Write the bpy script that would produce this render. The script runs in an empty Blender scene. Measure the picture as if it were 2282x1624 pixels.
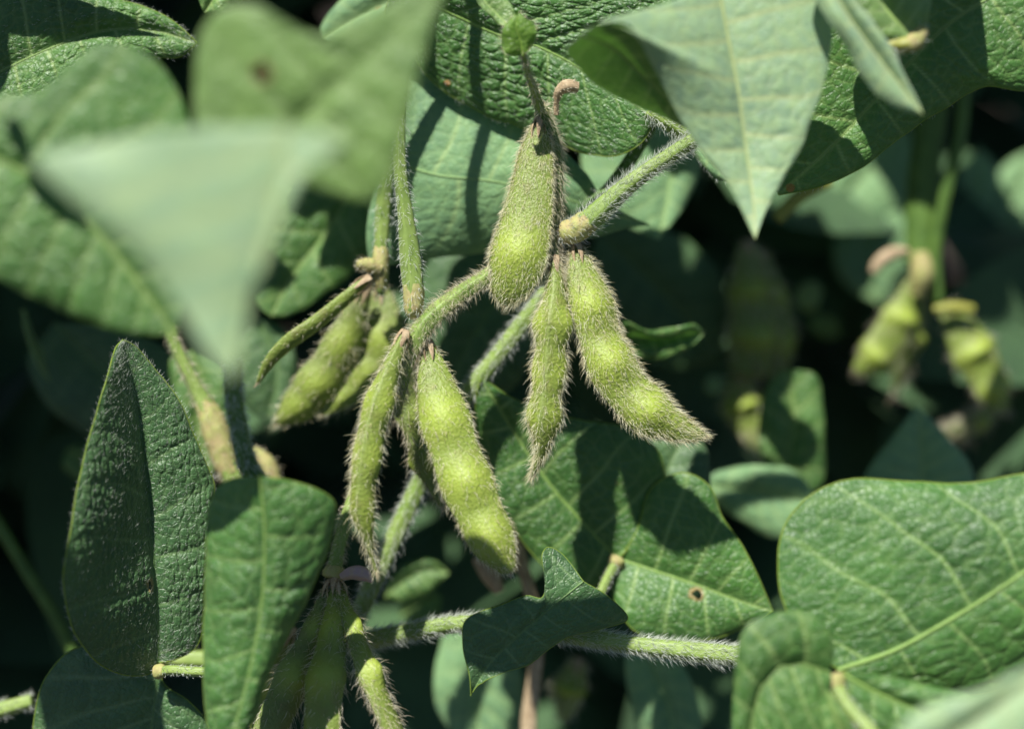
import bpy, math, random
import numpy as np
from mathutils import noise as mnoise, Vector
random.seed(7); rng = np.random.default_rng(7)
scene = bpy.context.scene

# ------------------------------------------------------------------ camera
PITCH = math.radians(35); D = 0.38; FRAME_W = 0.225
F = np.array([0, math.cos(PITCH), -math.sin(PITCH)]); U = np.array([0, math.sin(PITCH), math.cos(PITCH)]); RR = np.array([1.0, 0, 0])
FP = np.array([0, 0, 0.45]); CAM = FP - F * D
cam_data = bpy.data.cameras.new("camera"); cam = bpy.data.objects.new("camera", cam_data)
scene.collection.objects.link(cam); scene.camera = cam
cam.location = CAM; cam.rotation_euler = (math.pi / 2 - PITCH, 0, 0)
cam_data.sensor_width = 36; cam_data.lens = 36 * D / FRAME_W
cam_data.clip_start = 0.005; cam_data.clip_end = 2000
cam_data.dof.use_dof = True; cam_data.dof.focus_distance = D; cam_data.dof.aperture_fstop = 3.9

# ------------------------------------------------------------------ light
SUN_CAM = np.array([-0.27, 0.76, -0.59])          # right, up, forward (towards the sun)
S = RR * SUN_CAM[0] + U * SUN_CAM[1] + F * SUN_CAM[2]; S = S / np.linalg.norm(S)
elev = math.asin(S[2]); az = math.atan2(S[0], S[1])
world = bpy.data.worlds.new("World"); scene.world = world; world.use_nodes = True
wn = world.node_tree.nodes; wl = world.node_tree.links
sky = wn.new("ShaderNodeTexSky"); sky.sky_type = 'NISHITA'; sky.sun_disc = False
sky.sun_elevation = elev; sky.sun_rotation = az; sky.ozone_density = 5.0; sky.dust_density = 0.6
wl.new(sky.outputs[0], wn["Background"].inputs[0]); wn["Background"].inputs[1].default_value = 0.05
sd = bpy.data.lights.new("sun", 'SUN'); sd.energy = 5.0; sd.angle = math.radians(0.53); sd.color = (1.0, 0.965, 0.91)
sun = bpy.data.objects.new("sun", sd); scene.collection.objects.link(sun)
sun.rotation_euler = Vector(S).to_track_quat('Z', 'Y').to_euler(); sun.location = FP + S * 2
scene.view_settings.view_transform = 'Standard'; scene.view_settings.look = 'None'
scene.view_settings.exposure = 0.80; scene.view_settings.gamma = 1
scene.render.engine = 'CYCLES'
scene.cycles.max_bounces = 8; scene.cycles.diffuse_bounces = 4; scene.cycles.transmission_bounces = 6
scene.cycles.use_denoising = True

# ------------------------------------------------------------------ helpers
K = FRAME_W / 2282.0
def P(x, y, d=0.0):
    """photo position (x right, y down; 2282 units = 22.5 cm) at d centimetres behind the pod plane -> metres"""
    x = np.asarray(x, float); y = np.asarray(y, float); z = D + np.asarray(d, float) * 0.01
    s = (z / D) * K
    return CAM + np.multiply.outer(z, F) + np.multiply.outer((x - 1141) * s, RR) + np.multiply.outer((812 - y) * s, U)
def norm(v): return v / np.maximum(np.linalg.norm(v, axis=-1, keepdims=True), 1e-12)
def curve(p, n):
    p = np.asarray(p, float)
    u = np.concatenate([[0], np.cumsum(np.maximum(np.linalg.norm(np.diff(p, axis=0), axis=1), 1e-6))])
    m = np.zeros_like(p)
    m[1:-1] = (p[2:] - p[:-2]) / (u[2:] - u[:-2])[:, None]
    m[0] = (p[1] - p[0]) / (u[1] - u[0]); m[-1] = (p[-1] - p[-2]) / (u[-1] - u[-2])
    q = np.linspace(0, u[-1], max(400, n * 3)); i = np.clip(np.searchsorted(u, q, 'right') - 1, 0, len(u) - 2)
    h = (u[i + 1] - u[i]); t = ((q - u[i]) / h)[:, None]; h = h[:, None]
    c = (2*t**3 - 3*t**2 + 1) * p[i] + (t**3 - 2*t**2 + t) * h * m[i] + (-2*t**3 + 3*t**2) * p[i + 1] + (t**3 - t**2) * h * m[i + 1]
    a = np.concatenate([[0], np.cumsum(np.linalg.norm(np.diff(c, axis=0), axis=1))]); a /= a[-1]
    g = np.linspace(0, 1, n)
    return np.stack([np.interp(g, a, c[:, k]) for k in range(3)], 1)
def mesh_obj(name, V, Fq, mat, parent=None, origin=(0, 0, 0), attrs=None, smooth=True):
    V = np.asarray(V, np.float64).reshape(-1, 3) - np.asarray(origin)
    Fq = np.asarray(Fq, np.int32); k = Fq.shape[1]
    me = bpy.data.meshes.new(name)
    me.vertices.add(len(V)); me.vertices.foreach_set('co', V.astype(np.float32).ravel())
    me.loops.add(Fq.size); me.loops.foreach_set('vertex_index', Fq.ravel())
    me.polygons.add(len(Fq)); me.polygons.foreach_set('loop_start', np.arange(0, Fq.size, k, dtype=np.int32))
    me.polygons.foreach_set('loop_total', np.full(len(Fq), k, np.int32))
    me.polygons.foreach_set('use_smooth', np.full(len(Fq), smooth))
    me.update(calc_edges=True)
    for nm, a in (attrs or {}).items():
        at = me.attributes.new(nm, 'FLOAT', 'POINT'); at.data.foreach_set('value', np.asarray(a, np.float32).ravel())
    me.materials.append(mat)
    o = bpy.data.objects.new(name, me); scene.collection.objects.link(o)
    if parent is not None: o.parent = parent
    else: o.location = origin
    return o
def thing(name, label, cat, origin, group=None):
    e = bpy.data.objects.new(name, None); scene.collection.objects.link(e)
    e.location = origin; e.empty_display_size = 0.01
    e['label'] = label; e['category'] = cat
    if group: e['group'] = group
    return e
def grid_faces(a, b, closed=False):
    i, j = np.meshgrid(np.arange(a - 1), np.arange(b if closed else b - 1), indexing='ij')
    j2 = (j + 1) % b
    return np.stack([i * b + j, i * b + j2, (i + 1) * b + j2, (i + 1) * b + j], -1).reshape(-1, 4)
def hash2(ix, iy, k):
    n = np.sin(ix * 127.1 + iy * 311.7 + k * 74.7) * 43758.5453
    return n - np.floor(n)
def worley(x, y):
    ix = np.floor(x); iy = np.floor(y); f1 = np.full(x.shape, 9.0); f2 = np.full(x.shape, 9.0)
    for a in (-1, 0, 1):
        for b in (-1, 0, 1):
            cx = ix + a + 0.15 + 0.7 * hash2(ix + a, iy + b, 1); cy = iy + b + 0.15 + 0.7 * hash2(ix + a, iy + b, 2)
            d = np.hypot(cx - x, cy - y); n1 = np.minimum(f1, d); f2 = np.minimum(f2, np.maximum(f1, d)); f1 = n1
    return f1, f2
def vnoise(x, y, k=0):
    ix = np.floor(x); iy = np.floor(y); fx = x - ix; fy = y - iy; fx = fx*fx*(3-2*fx); fy = fy*fy*(3-2*fy)
    g = lambda a, b: hash2(ix + a, iy + b, 5 + k)
    return (g(0,0)*(1-fx)+g(1,0)*fx)*(1-fy)+(g(0,1)*(1-fx)+g(1,1)*fx)*fy - 0.5

# ------------------------------------------------------------------ materials
class N:
    def __init__(s, name):
        s.m = bpy.data.materials.new(name); s.m.use_nodes = True; s.t = s.m.node_tree; s.t.nodes.clear()
        s.out = s.n("ShaderNodeOutputMaterial")
    def n(s, ty, **kw):
        x = s.t.nodes.new(ty)
        for a, v in kw.items(): setattr(x, a, v)
        return x
    def l(s, a, b): s.t.links.new(a, b)
    def val(s, sock, v):
        if hasattr(v, 'default_value') or hasattr(v, 'is_output'): s.l(v, sock)
        else: sock.default_value = v
    def mix(s, f, a, b):
        x = s.n("ShaderNodeMix", data_type='RGBA'); s.val(x.inputs[0], f)
        for k, v in ((6, a), (7, b)): s.val(x.inputs[k], v if not isinstance(v, tuple) else (*v, 1) if len(v) == 3 else v)
        return x.outputs[2]
    def math(s, op, a, b=0.0, c=None):
        x = s.n("ShaderNodeMath", operation=op); s.val(x.inputs[0], a); s.val(x.inputs[1], b)
        if c is not None: s.val(x.inputs[2], c)
        return x.outputs[0]
    def attr(s, nm): return s.n("ShaderNodeAttribute", attribute_name=nm).outputs['Fac']
    def noise(s, sc, det=2.0, vec=None):
        x = s.n("ShaderNodeTexNoise"); x.inputs['Scale'].default_value = sc; x.inputs['Detail'].default_value = det
        s.l(vec or s.co(), x.inputs['Vector']); return x.outputs['Fac']
    def co(s):
        if not hasattr(s, '_c'): s._c = s.n("ShaderNodeTexCoord").outputs['Object']
        return s._c
    def ramp(s, f, a, b):
        x = s.n("ShaderNodeMapRange"); s.val(x.inputs[0], f); x.inputs[1].default_value = a; x.inputs[2].default_value = b
        return x.outputs[0]
def leaf_mat(name, col, vein, rough=0.42, spec=0.5, trans=0.35, tcol=None, bump=1.0, sheen=0.15, spots=True, mott=0.35):
    s = N(name)
    big = s.noise(45, 4); mid = s.noise(420, 2); fine = s.noise(2600, 2)
    c2 = (col[0] * 1.55, col[1] * 1.35, col[2] * 1.2); c1 = tuple(c * 0.72 for c in col)
    base = s.mix(s.ramp(big, 0.3, 0.7), c1, c2)
    base = s.mix(s.math('MULTIPLY', s.ramp(mid, 0.35, 0.7), mott), base, (col[0] * 1.5, col[1] * 1.3, col[2] * 0.9))
    v = s.attr('vein'); base = s.mix(v, base, vein)
    # tiny reticulate net between the veins
    vo = s.n("ShaderNodeTexVoronoi", feature='DISTANCE_TO_EDGE'); vo.inputs['Scale'].default_value = 750; s.l(s.co(), vo.inputs['Vector'])
    net = s.ramp(vo.outputs['Distance'], 0.0, 0.12)
    base = s.mix(s.math('MULTIPLY', s.math('SUBTRACT', 1.0, net), 0.12), base, vein)
    if spots:
        sp = s.n("ShaderNodeTexVoronoi"); sp.inputs['Scale'].default_value = 75; s.l(s.co(), sp.inputs['Vector'])
        k = s.ramp(s.math('ADD', sp.outputs['Distance'], s.math('MULTIPLY', fine, 0.05)), 0.11, 0.085)
        sel = s.n("ShaderNodeSeparateColor"); s.l(sp.outputs['Color'], sel.inputs[0])
        k = s.math('MULTIPLY', k, s.math('GREATER_THAN', sel.outputs[0], 0.72))
        base = s.mix(k, base, (0.30, 0.15, 0.035))
        hv = s.n("ShaderNodeTexVoronoi"); hv.inputs['Scale'].default_value = 62; mp_ = s.n("ShaderNodeMapping"); mp_.inputs['Location'].default_value = (0.31, 0.17, 0.23); s.l(s.co(), mp_.inputs[0]); s.l(mp_.outputs[0], hv.inputs['Vector'])
        hs = s.n("ShaderNodeSeparateColor"); s.l(hv.outputs['Color'], hs.inputs[0]); hsel = s.math('GREATER_THAN', hs.outputs[1], 0.90)
        hd = s.math('ADD', hv.outputs['Distance'], s.math('MULTIPLY', s.math('SUBTRACT', mid, 0.5), 0.09))
        base = s.mix(s.math('MULTIPLY', s.ramp(hd, 0.14, 0.10), hsel), base, (0.26, 0.20, 0.07))
    p = s.n("ShaderNodeBsdfPrincipled"); s.l(base, p.inputs['Base Color'])
    s.l(s.math('ADD', rough - 0.1, s.math('MULTIPLY', mid, 0.2)), p.inputs['Roughness']); p.inputs['Specular IOR Level'].default_value = spec
    p.inputs['Sheen Weight'].default_value = sheen; p.inputs['Sheen Roughness'].default_value = 0.5
    b1 = s.n("ShaderNodeBump"); b1.inputs['Distance'].default_value = 0.00022 * bump; b1.inputs['Strength'].default_value = 0.8; s.l(s.math('ADD', s.math('MULTIPLY', net, 0.6), s.math('MULTIPLY', fine, 0.8)), b1.inputs['Height'])
    b2 = s.n("ShaderNodeBump"); b2.inputs['Distance'].default_value = 0.0006 * bump; b2.inputs['Strength'].default_value = 0.6; s.l(mid, b2.inputs['Height']); s.l(b1.outputs[0], b2.inputs['Normal'])
    s.l(b2.outputs[0], p.inputs['Normal'])
    tr = s.n("ShaderNodeBsdfTranslucent"); s.val(tr.inputs[0], (*(tcol or (0.22, 0.42, 0.04)), 1))
    mx = s.n("ShaderNodeMixShader"); mx.inputs[0].default_value = trans; s.l(p.outputs[0], mx.inputs[1]); s.l(tr.outputs[0], mx.inputs[2])
    if spots:   # small insect holes with a brown rim
        hole = s.math('MULTIPLY', s.math('LESS_THAN', hd, 0.085), hsel); tp = s.n("ShaderNodeBsdfTransparent")
        m2 = s.n("ShaderNodeMixShader"); s.l(hole, m2.inputs[0]); s.l(mx.outputs[0], m2.inputs[1]); s.l(tp.outputs[0], m2.inputs[2]); s.l(m2.outputs[0], s.out.inputs[0])
    else: s.l(mx.outputs[0], s.out.inputs[0])
    return s.m
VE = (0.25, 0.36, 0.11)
M = {
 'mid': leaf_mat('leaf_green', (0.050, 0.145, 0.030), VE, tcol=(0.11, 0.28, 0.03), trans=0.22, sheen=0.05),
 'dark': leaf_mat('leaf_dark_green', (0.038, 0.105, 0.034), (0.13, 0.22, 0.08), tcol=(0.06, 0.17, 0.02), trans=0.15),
 'gloss': leaf_mat('leaf_glossy', (0.040, 0.130, 0.024), (0.22, 0.34, 0.10), rough=0.43, spec=0.6, sheen=0.06, tcol=(0.12, 0.30, 0.03), trans=0.18),
 'dull': leaf_mat('leaf_dull_blue_green', (0.125, 0.260, 0.130), (0.27, 0.40, 0.16), rough=0.55, spec=0.3, bump=0.6, tcol=(0.10, 0.26, 0.06), trans=0.15),
 'pale': leaf_mat('leaf_silvery', (0.190, 0.325, 0.205), (0.33, 0.40, 0.18), rough=0.5, spec=0.4, sheen=0.2, bump=0.5, mott=0.7, tcol=(0.30, 0.45, 0.12), trans=0.2),
 'light': leaf_mat('leaf_light_green', (0.120, 0.235, 0.060), (0.24, 0.34, 0.12), rough=0.45, sheen=0.25, bump=0.7, tcol=(0.22, 0.42, 0.05), trans=0.22),
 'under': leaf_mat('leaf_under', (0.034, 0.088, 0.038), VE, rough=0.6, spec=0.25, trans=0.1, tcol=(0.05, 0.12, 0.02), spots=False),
 'fresh': leaf_mat('leaf_fresh', (0.10, 0.22, 0.025), (0.2, 0.33, 0.06), rough=0.4, tcol=(0.2, 0.45, 0.02), trans=0.35, spots=False),
}
def simple_mat(name, c1, c2, rough=0.6, sc=300, trans=0.0, tcol=None, bump=0.0004, sheen=0.0):
    s = N(name); nz = s.noise(sc, 4)
    p = s.n("ShaderNodeBsdfPrincipled"); s.l(s.mix(s.ramp(nz, 0.3, 0.7), c1, c2), p.inputs['Base Color'])
    p.inputs['Roughness'].default_value = rough; p.inputs['Specular IOR Level'].default_value = 0.3; p.inputs['Sheen Weight'].default_value = sheen
    b = s.n("ShaderNodeBump"); b.inputs['Distance'].default_value = bump; s.l(nz, b.inputs['Height']); s.l(b.outputs[0], p.inputs['Normal'])
    if trans:
        tr = s.n("ShaderNodeBsdfTranslucent"); tr.inputs[0].default_value = (*(tcol or c2), 1)
        mx = s.n("ShaderNodeMixShader"); mx.inputs[0].default_value = trans; s.l(p.outputs[0], mx.inputs[1]); s.l(tr.outputs[0], mx.inputs[2]); s.l(mx.outputs[0], s.out.inputs[0])
    else: s.l(p.outputs[0], s.out.inputs[0])
    return s.m
def pod_mat(name, col, hi, brown=(0.20, 0.17, 0.06)):
    s = N(name); a = s.attr('bulge'); su = s.attr('suture'); n1 = s.noise(260, 3); n2 = s.noise(1500, 2)
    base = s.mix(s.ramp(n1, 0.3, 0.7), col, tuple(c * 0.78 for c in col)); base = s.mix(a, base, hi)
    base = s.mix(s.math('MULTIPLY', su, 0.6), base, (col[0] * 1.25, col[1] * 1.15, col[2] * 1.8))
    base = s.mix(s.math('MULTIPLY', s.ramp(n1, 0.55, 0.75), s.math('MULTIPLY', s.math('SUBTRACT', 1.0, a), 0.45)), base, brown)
    p = s.n("ShaderNodeBsdfPrincipled"); s.l(base, p.inputs['Base Color']); p.inputs['Roughness'].default_value = 0.5; p.inputs['Specular IOR Level'].default_value = 0.35
    p.inputs['Subsurface Weight'].default_value = 0.25; p.inputs['Subsurface Radius'].default_value = (0.6, 1.0, 0.2); p.inputs['Subsurface Scale'].default_value = 0.0018
    b = s.n("ShaderNodeBump"); b.inputs['Distance'].default_value = 0.0003; s.l(s.math('ADD', n1, n2), b.inputs['Height']); s.l(b.outputs[0], p.inputs['Normal'])
    s.l(p.outputs[0], s.out.inputs[0]); return s.m
def hair_mat(name, c1, c2, trans=0.4):
    s = N(name); r = s.attr('tone'); c = s.mix(r, c1, c2)
    p = s.n("ShaderNodeBsdfPrincipled"); s.l(c, p.inputs['Base Color']); p.inputs['Roughness'].default_value = 0.3; p.inputs['Specular IOR Level'].default_value = 0.6
    tr = s.n("ShaderNodeBsdfTranslucent"); s.l(c, tr.inputs[0])
    mx = s.n("ShaderNodeMixShader"); mx.inputs[0].default_value = trans; s.l(p.outputs[0], mx.inputs[1]); s.l(tr.outputs[0], mx.inputs[2])
    s.l(mx.outputs[0], s.out.inputs[0]); return s.m
MP = pod_mat('pod_green', (0.178, 0.240, 0.044), (0.275, 0.350, 0.052))
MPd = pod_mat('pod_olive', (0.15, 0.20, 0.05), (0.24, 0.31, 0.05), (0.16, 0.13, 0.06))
MS = simple_mat('stem_green', (0.145, 0.225, 0.045), (0.22, 0.30, 0.075), 0.5, 200, sheen=0.1)
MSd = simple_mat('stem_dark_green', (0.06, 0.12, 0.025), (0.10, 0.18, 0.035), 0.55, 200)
MSy = simple_mat('stem_yellow', (0.20, 0.22, 0.03), (0.28, 0.28, 0.06), 0.5, 200)
MT = simple_mat('node_tan', (0.34, 0.27, 0.13), (0.30, 0.33, 0.10), 0.7, 500)
MB = simple_mat('withered_brown', (0.27, 0.19, 0.11), (0.44, 0.35, 0.22), 0.7, 600)
MPK = simple_mat('petal_pink', (0.45, 0.32, 0.38), (0.55, 0.42, 0.30), 0.6, 700, trans=0.3)
HT = hair_mat('hair_tan', (0.74, 0.68, 0.38), (0.96, 0.95, 0.78))
HB = hair_mat('hair_brown', (0.62, 0.54, 0.34), (0.95, 0.92, 0.76))
HW = hair_mat('hair_white', (0.62, 0.68, 0.55), (0.9, 0.92, 0.88))

# ------------------------------------------------------------------ builders
CM = 0.01
def hairs(name, p, n, f, L, rad, mat, parent, origin, out=0.7, along=0.7, jit=0.3, bend=0.6):
    k = len(p); L = L * CM * (0.4 + 1.0 * rng.random(k) ** 1.5)[:, None]; r = rad * CM
    d = norm(n * out + f * along + rng.normal(0, jit, (k, 3)))
    bd = norm(f + rng.normal(0, 0.35, (k, 3)) + np.array([0, 0, -0.2])) * bend
    st = [p - n * 0.004 * CM, p + L * 0.34 * (d + bd * 0.08), p + L * 0.68 * (d + bd * 0.28), p + L * (d + bd * 0.6)]
    a = norm(np.cross(d, rng.normal(0, 1, (k, 3)))); b = np.cross(d, a)
    V = []
    for q, rr in zip(st, (1.0, 0.8, 0.55, 0.12)):
        for j in range(3):
            an = j * 2 * math.pi / 3; V.append(q + (a * math.cos(an) + b * math.sin(an)) * r * rr)
    V = np.stack(V, 1)                                   # k,12,3
    fq = [[s * 3 + j, s * 3 + (j + 1) % 3, s * 3 + 3 + (j + 1) % 3, s * 3 + 3 + j] for s in range(3) for j in range(3)]
    Fq = (np.array(fq)[None] + (np.arange(k) * 12)[:, None, None]).reshape(-1, 4)
    tone = np.repeat(rng.random(k), 12)
    o = mesh_obj(name, V, Fq, mat, parent, origin, {'tone': tone}); o['kind'] = 'stuff'; return o

class Sweep:
    """tube or pod swept along a curve; hw / thin are half sizes in cm along t"""
    def __init__(s, pts, hw, thin=None, roll=0.0, seeds=(), sig=0.075, seedh=0.6, ribs=0.0, pointed=False):
        s.n = 200; s.C = curve(P(*np.array(pts, float).T), s.n)
        T = norm(np.gradient(s.C, axis=0)); A = norm(np.cross(T, -F)); B = norm(np.cross(A, T)); B *= np.sign((B @ -F))[:, None]
        c, q = math.cos(roll), math.sin(roll); s.T = T; s.A = A * c + B * q; s.B = B * c - A * q
        g = np.linspace(0, 1, s.n); s.g = g
        pt = curve(np.stack([np.linspace(0, 1, len(hw)), np.array(hw, float), np.zeros(len(hw))], 1) if len(hw) > 2 else np.array([[0, hw[0], 0], [1, hw[-1], 0]]), 400)
        s.hw = np.interp(g, pt[:, 0], pt[:, 1]); s.hw = s.hw * np.clip(np.minimum(g, 1 - g) / 0.02 + 0.04, 0, 1) ** 0.5; s.th = s.hw * (1.0 if thin is None else thin)
        s.seeds = seeds; s.sig = sig; s.sh = seedh; s.ribs = ribs; s.pointed = pointed
    def bul(s, t):
        b = np.zeros_like(t)
        for q in s.seeds: b = np.maximum(b, np.exp(-((t - q) / s.sig) ** 2))
        return b
    def at(s, t, th):
        f = lambda a: np.stack([np.interp(t, s.g, a[:, k]) for k in range(3)], -1)
        C, A, B = f(s.C), f(s.A), f(s.B); w = np.interp(t, s.g, s.hw) * CM; h = np.interp(t, s.g, s.th) * CM
        x = np.cos(th); y = np.sin(th); b = s.bul(t)
        if s.pointed:
            h = h * (0.66 + s.sh * b * y * y); w = w * (1 + 0.15 * b) * (1 + 0.05 * np.exp(-(y / 0.16) ** 2)); y = y * (0.8 + 0.2 * np.abs(y))
        if s.ribs:
            k = 1 + s.ribs * np.cos(th * 5); w = w * k; h = h * k
        return C + A * (x * w)[..., None] + B * (y * h)[..., None]
    def mesh(s, name, mat, parent, origin, nt=90, na=28):
        t = np.linspace(0, 1, nt); a = np.linspace(0, 2 * math.pi, na, endpoint=False); Tt, Aa = np.meshgrid(t, a, indexing='ij')
        V = s.at(Tt.ravel(), Aa.ravel()); b = s.bul(Tt.ravel()) ** 0.6 * np.abs(np.sin(Aa.ravel())) ** 0.9
        su = np.exp(-(np.sin(Aa.ravel()) / 0.2) ** 2)
        V = np.concatenate([V, s.C[:1], s.C[-1:]]); Fq = grid_faces(nt, na, True); k = nt * na
        j = np.arange(na); cap0 = np.stack([np.full(na, k), (j + 1) % na, j, j], 1); cap1 = np.stack([np.full(na, k + 1), k - na + j, k - na + (j + 1) % na, k - na + (j + 1) % na], 1)
        me_f = np.concatenate([Fq]); o = mesh_obj(name, V, me_f, mat, parent, origin, {'bulge': np.append(b, [0, 0]), 'suture': np.append(su, [0, 0])})
        return o
    def sample(s, n, t0=0.0, t1=1.0, th=None, spread=None):
        t = t0 + (t1 - t0) * rng.random(n); a = rng.random(n) * 2 * math.pi if th is None else th + rng.normal(0, spread, n)
        p = s.at(t, a); e = 1e-3; dt = s.at(np.clip(t + 0.01, 0, 1), a) - s.at(np.clip(t - 0.01, 0, 1), a); da = s.at(t, a + 0.02) - s.at(t, a - 0.02)
        nn = norm(np.cross(dt, da)); c = np.stack([np.interp(t, s.g, s.C[:, k]) for k in range(3)], -1)
        nn *= np.where(np.sum(nn * (p - c), -1) < 0, -1, 1)[:, None]
        return p, nn, norm(dt), t

def px(v): return [q * K * 100 for q in v]        # photo units -> cm at the pod plane
def dfac(pts): return 1 + np.mean([q[2] for q in pts]) / (D * 100)
def stem(label, pts, hw, mat=None, hair=600, hl=0.16, hmat=None, ribs=0.07, nodes=(), name='stem', cat='stem', group=None, along=0.3, hr=0.006, out=0.8):
    sw = Sweep(pts, [h * dfac(pts) for h in px(hw)], ribs=ribs); o = sw.C[0]
    e = thing(name, label, cat, o, group); sw.mesh('stalk', mat or MS, e, o, 110, 24)
    for (t, ln, r) in nodes: # swollen joint
        c = np.stack([np.interp(np.linspace(t - ln, t + ln, 5), sw.g, sw.C[:, k]) for k in range(3)], -1)
        tt = np.linspace(-1, 1, 24); aa = np.linspace(0, 2 * math.pi, 20, endpoint=False); Tt, Aa = np.meshgrid(tt, aa, indexing='ij')
        t_ = np.clip(t + Tt.ravel() * ln, 0, 1); f = lambda a: np.stack([np.interp(t_, sw.g, a[:, k]) for k in range(3)], -1)
        rr = (np.interp(t_, sw.g, sw.hw) * (1 + (r - 1) * (1 - Tt.ravel() ** 2)) + 0.004) * CM
        rr *= 1 + 0.12 * vnoise(Tt.ravel() * 4, Aa.ravel() * 2)
        mesh_obj('joint', f(sw.C) + f(sw.A) * (np.cos(Aa.ravel()) * rr)[:, None] + f(sw.B) * (np.sin(Aa.ravel()) * rr)[:, None], grid_faces(24, 20, True), MT, e, o)
    if hair:
        p, n, f, t = sw.sample(hair); hairs('fuzz', p, n, f, hl, hr, hmat or HT, e, o, out, along)
    return e
def pod(label, pts, hw, thin=0.5, roll=0.0, seeds=(0.25, 0.5, 0.75), hair=2500, mat=None, hmat=None, hl=0.2, sig=0.075, seedh=0.75, calyx=True, beak=True, group=None, hr=0.0041, nt=120):
    sw = Sweep(pts, [h * dfac(pts) for h in px(hw)], thin, roll, seeds, sig, seedh, pointed=True); o = sw.C[0]
    e = thing('soybean_pod', label, 'soybean pod', o, group); sw.mesh('shell', mat or MP, e, o, nt, 40)
    if hair:
        p, n, f, t = sw.sample(hair)
        if roll > 1.0:
            fw = n @ -F; k = rng.random(len(fw)) > np.clip((fw - 0.6) * 3, 0, 0.85); p, n, f = p[k], n[k], f[k]
        hairs('fuzz', p, n, f, hl, hr, hmat or HT, e, o, 0.68, 0.72, 0.46)
        p, n, f, t = sw.sample(hair // 7, th=0, spread=0.25); p2, n2, f2, t2 = sw.sample(hair // 7, th=math.pi, spread=0.25)
        if roll > 1.0: p, n, f = p[:9], n[:9], f[:9]
        hairs('edge_fuzz', np.concatenate([p, p2]), np.concatenate([n, n2]), np.concatenate([f, f2]), hl * 1.15, hr, hmat or HT, e, o, 0.9, 0.5, 0.25)
    if calyx:
        V = []; Fq = []; T, A, B = sw.T[0], sw.A[0], sw.B[0]
        for k in range(5):
            an = k * 1.257 + 0.5; d = A * math.cos(an) + B * math.sin(an); sd_ = np.cross(T, d); base = sw.C[0] - T * 0.06 * CM
            w0 = max(sw.hw[0], 0.12) * CM
            for i in range(6):
                u = i / 5; c = base + T * u * 0.5 * CM + d * (w0 * (0.85 + 0.5 * u - 0.2 * u * u) + 0.05 * CM * math.sin(u * 3)); ww = 0.08 * CM * (1 - u) ** 0.7 * (1 if u < 1 else 0) + 0.003 * CM
                for s_ in (-1, 0, 1): V.append(c + sd_ * ww * s_ - d * abs(s_) * 0.02 * CM)
            b0 = k * 18
            for i in range(5):
                for j in range(2): Fq.append([b0 + i * 3 + j, b0 + i * 3 + j + 1, b0 + i * 3 + j + 4, b0 + i * 3 + j + 3])
        mesh_obj('calyx', V, Fq, MB, e, o)
    if beak:
        T = sw.T[-1]; c0 = sw.C[-1] - T * 0.05 * CM; V = []
        for i in range(6):
            u = i / 5; c = c0 + T * u * 0.16 * CM + sw.A[-1] * u * u * 0.05 * CM
            for j in range(6):
                an = j * math.pi / 3; V.append(c + (sw.A[-1] * math.cos(an) + sw.B[-1] * math.sin(an)) * (0.03 * (1 - u) + 0.004) * CM)
        mesh_obj('beak', V, grid_faces(6, 6, True), MB, e, o)
    return e

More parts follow.
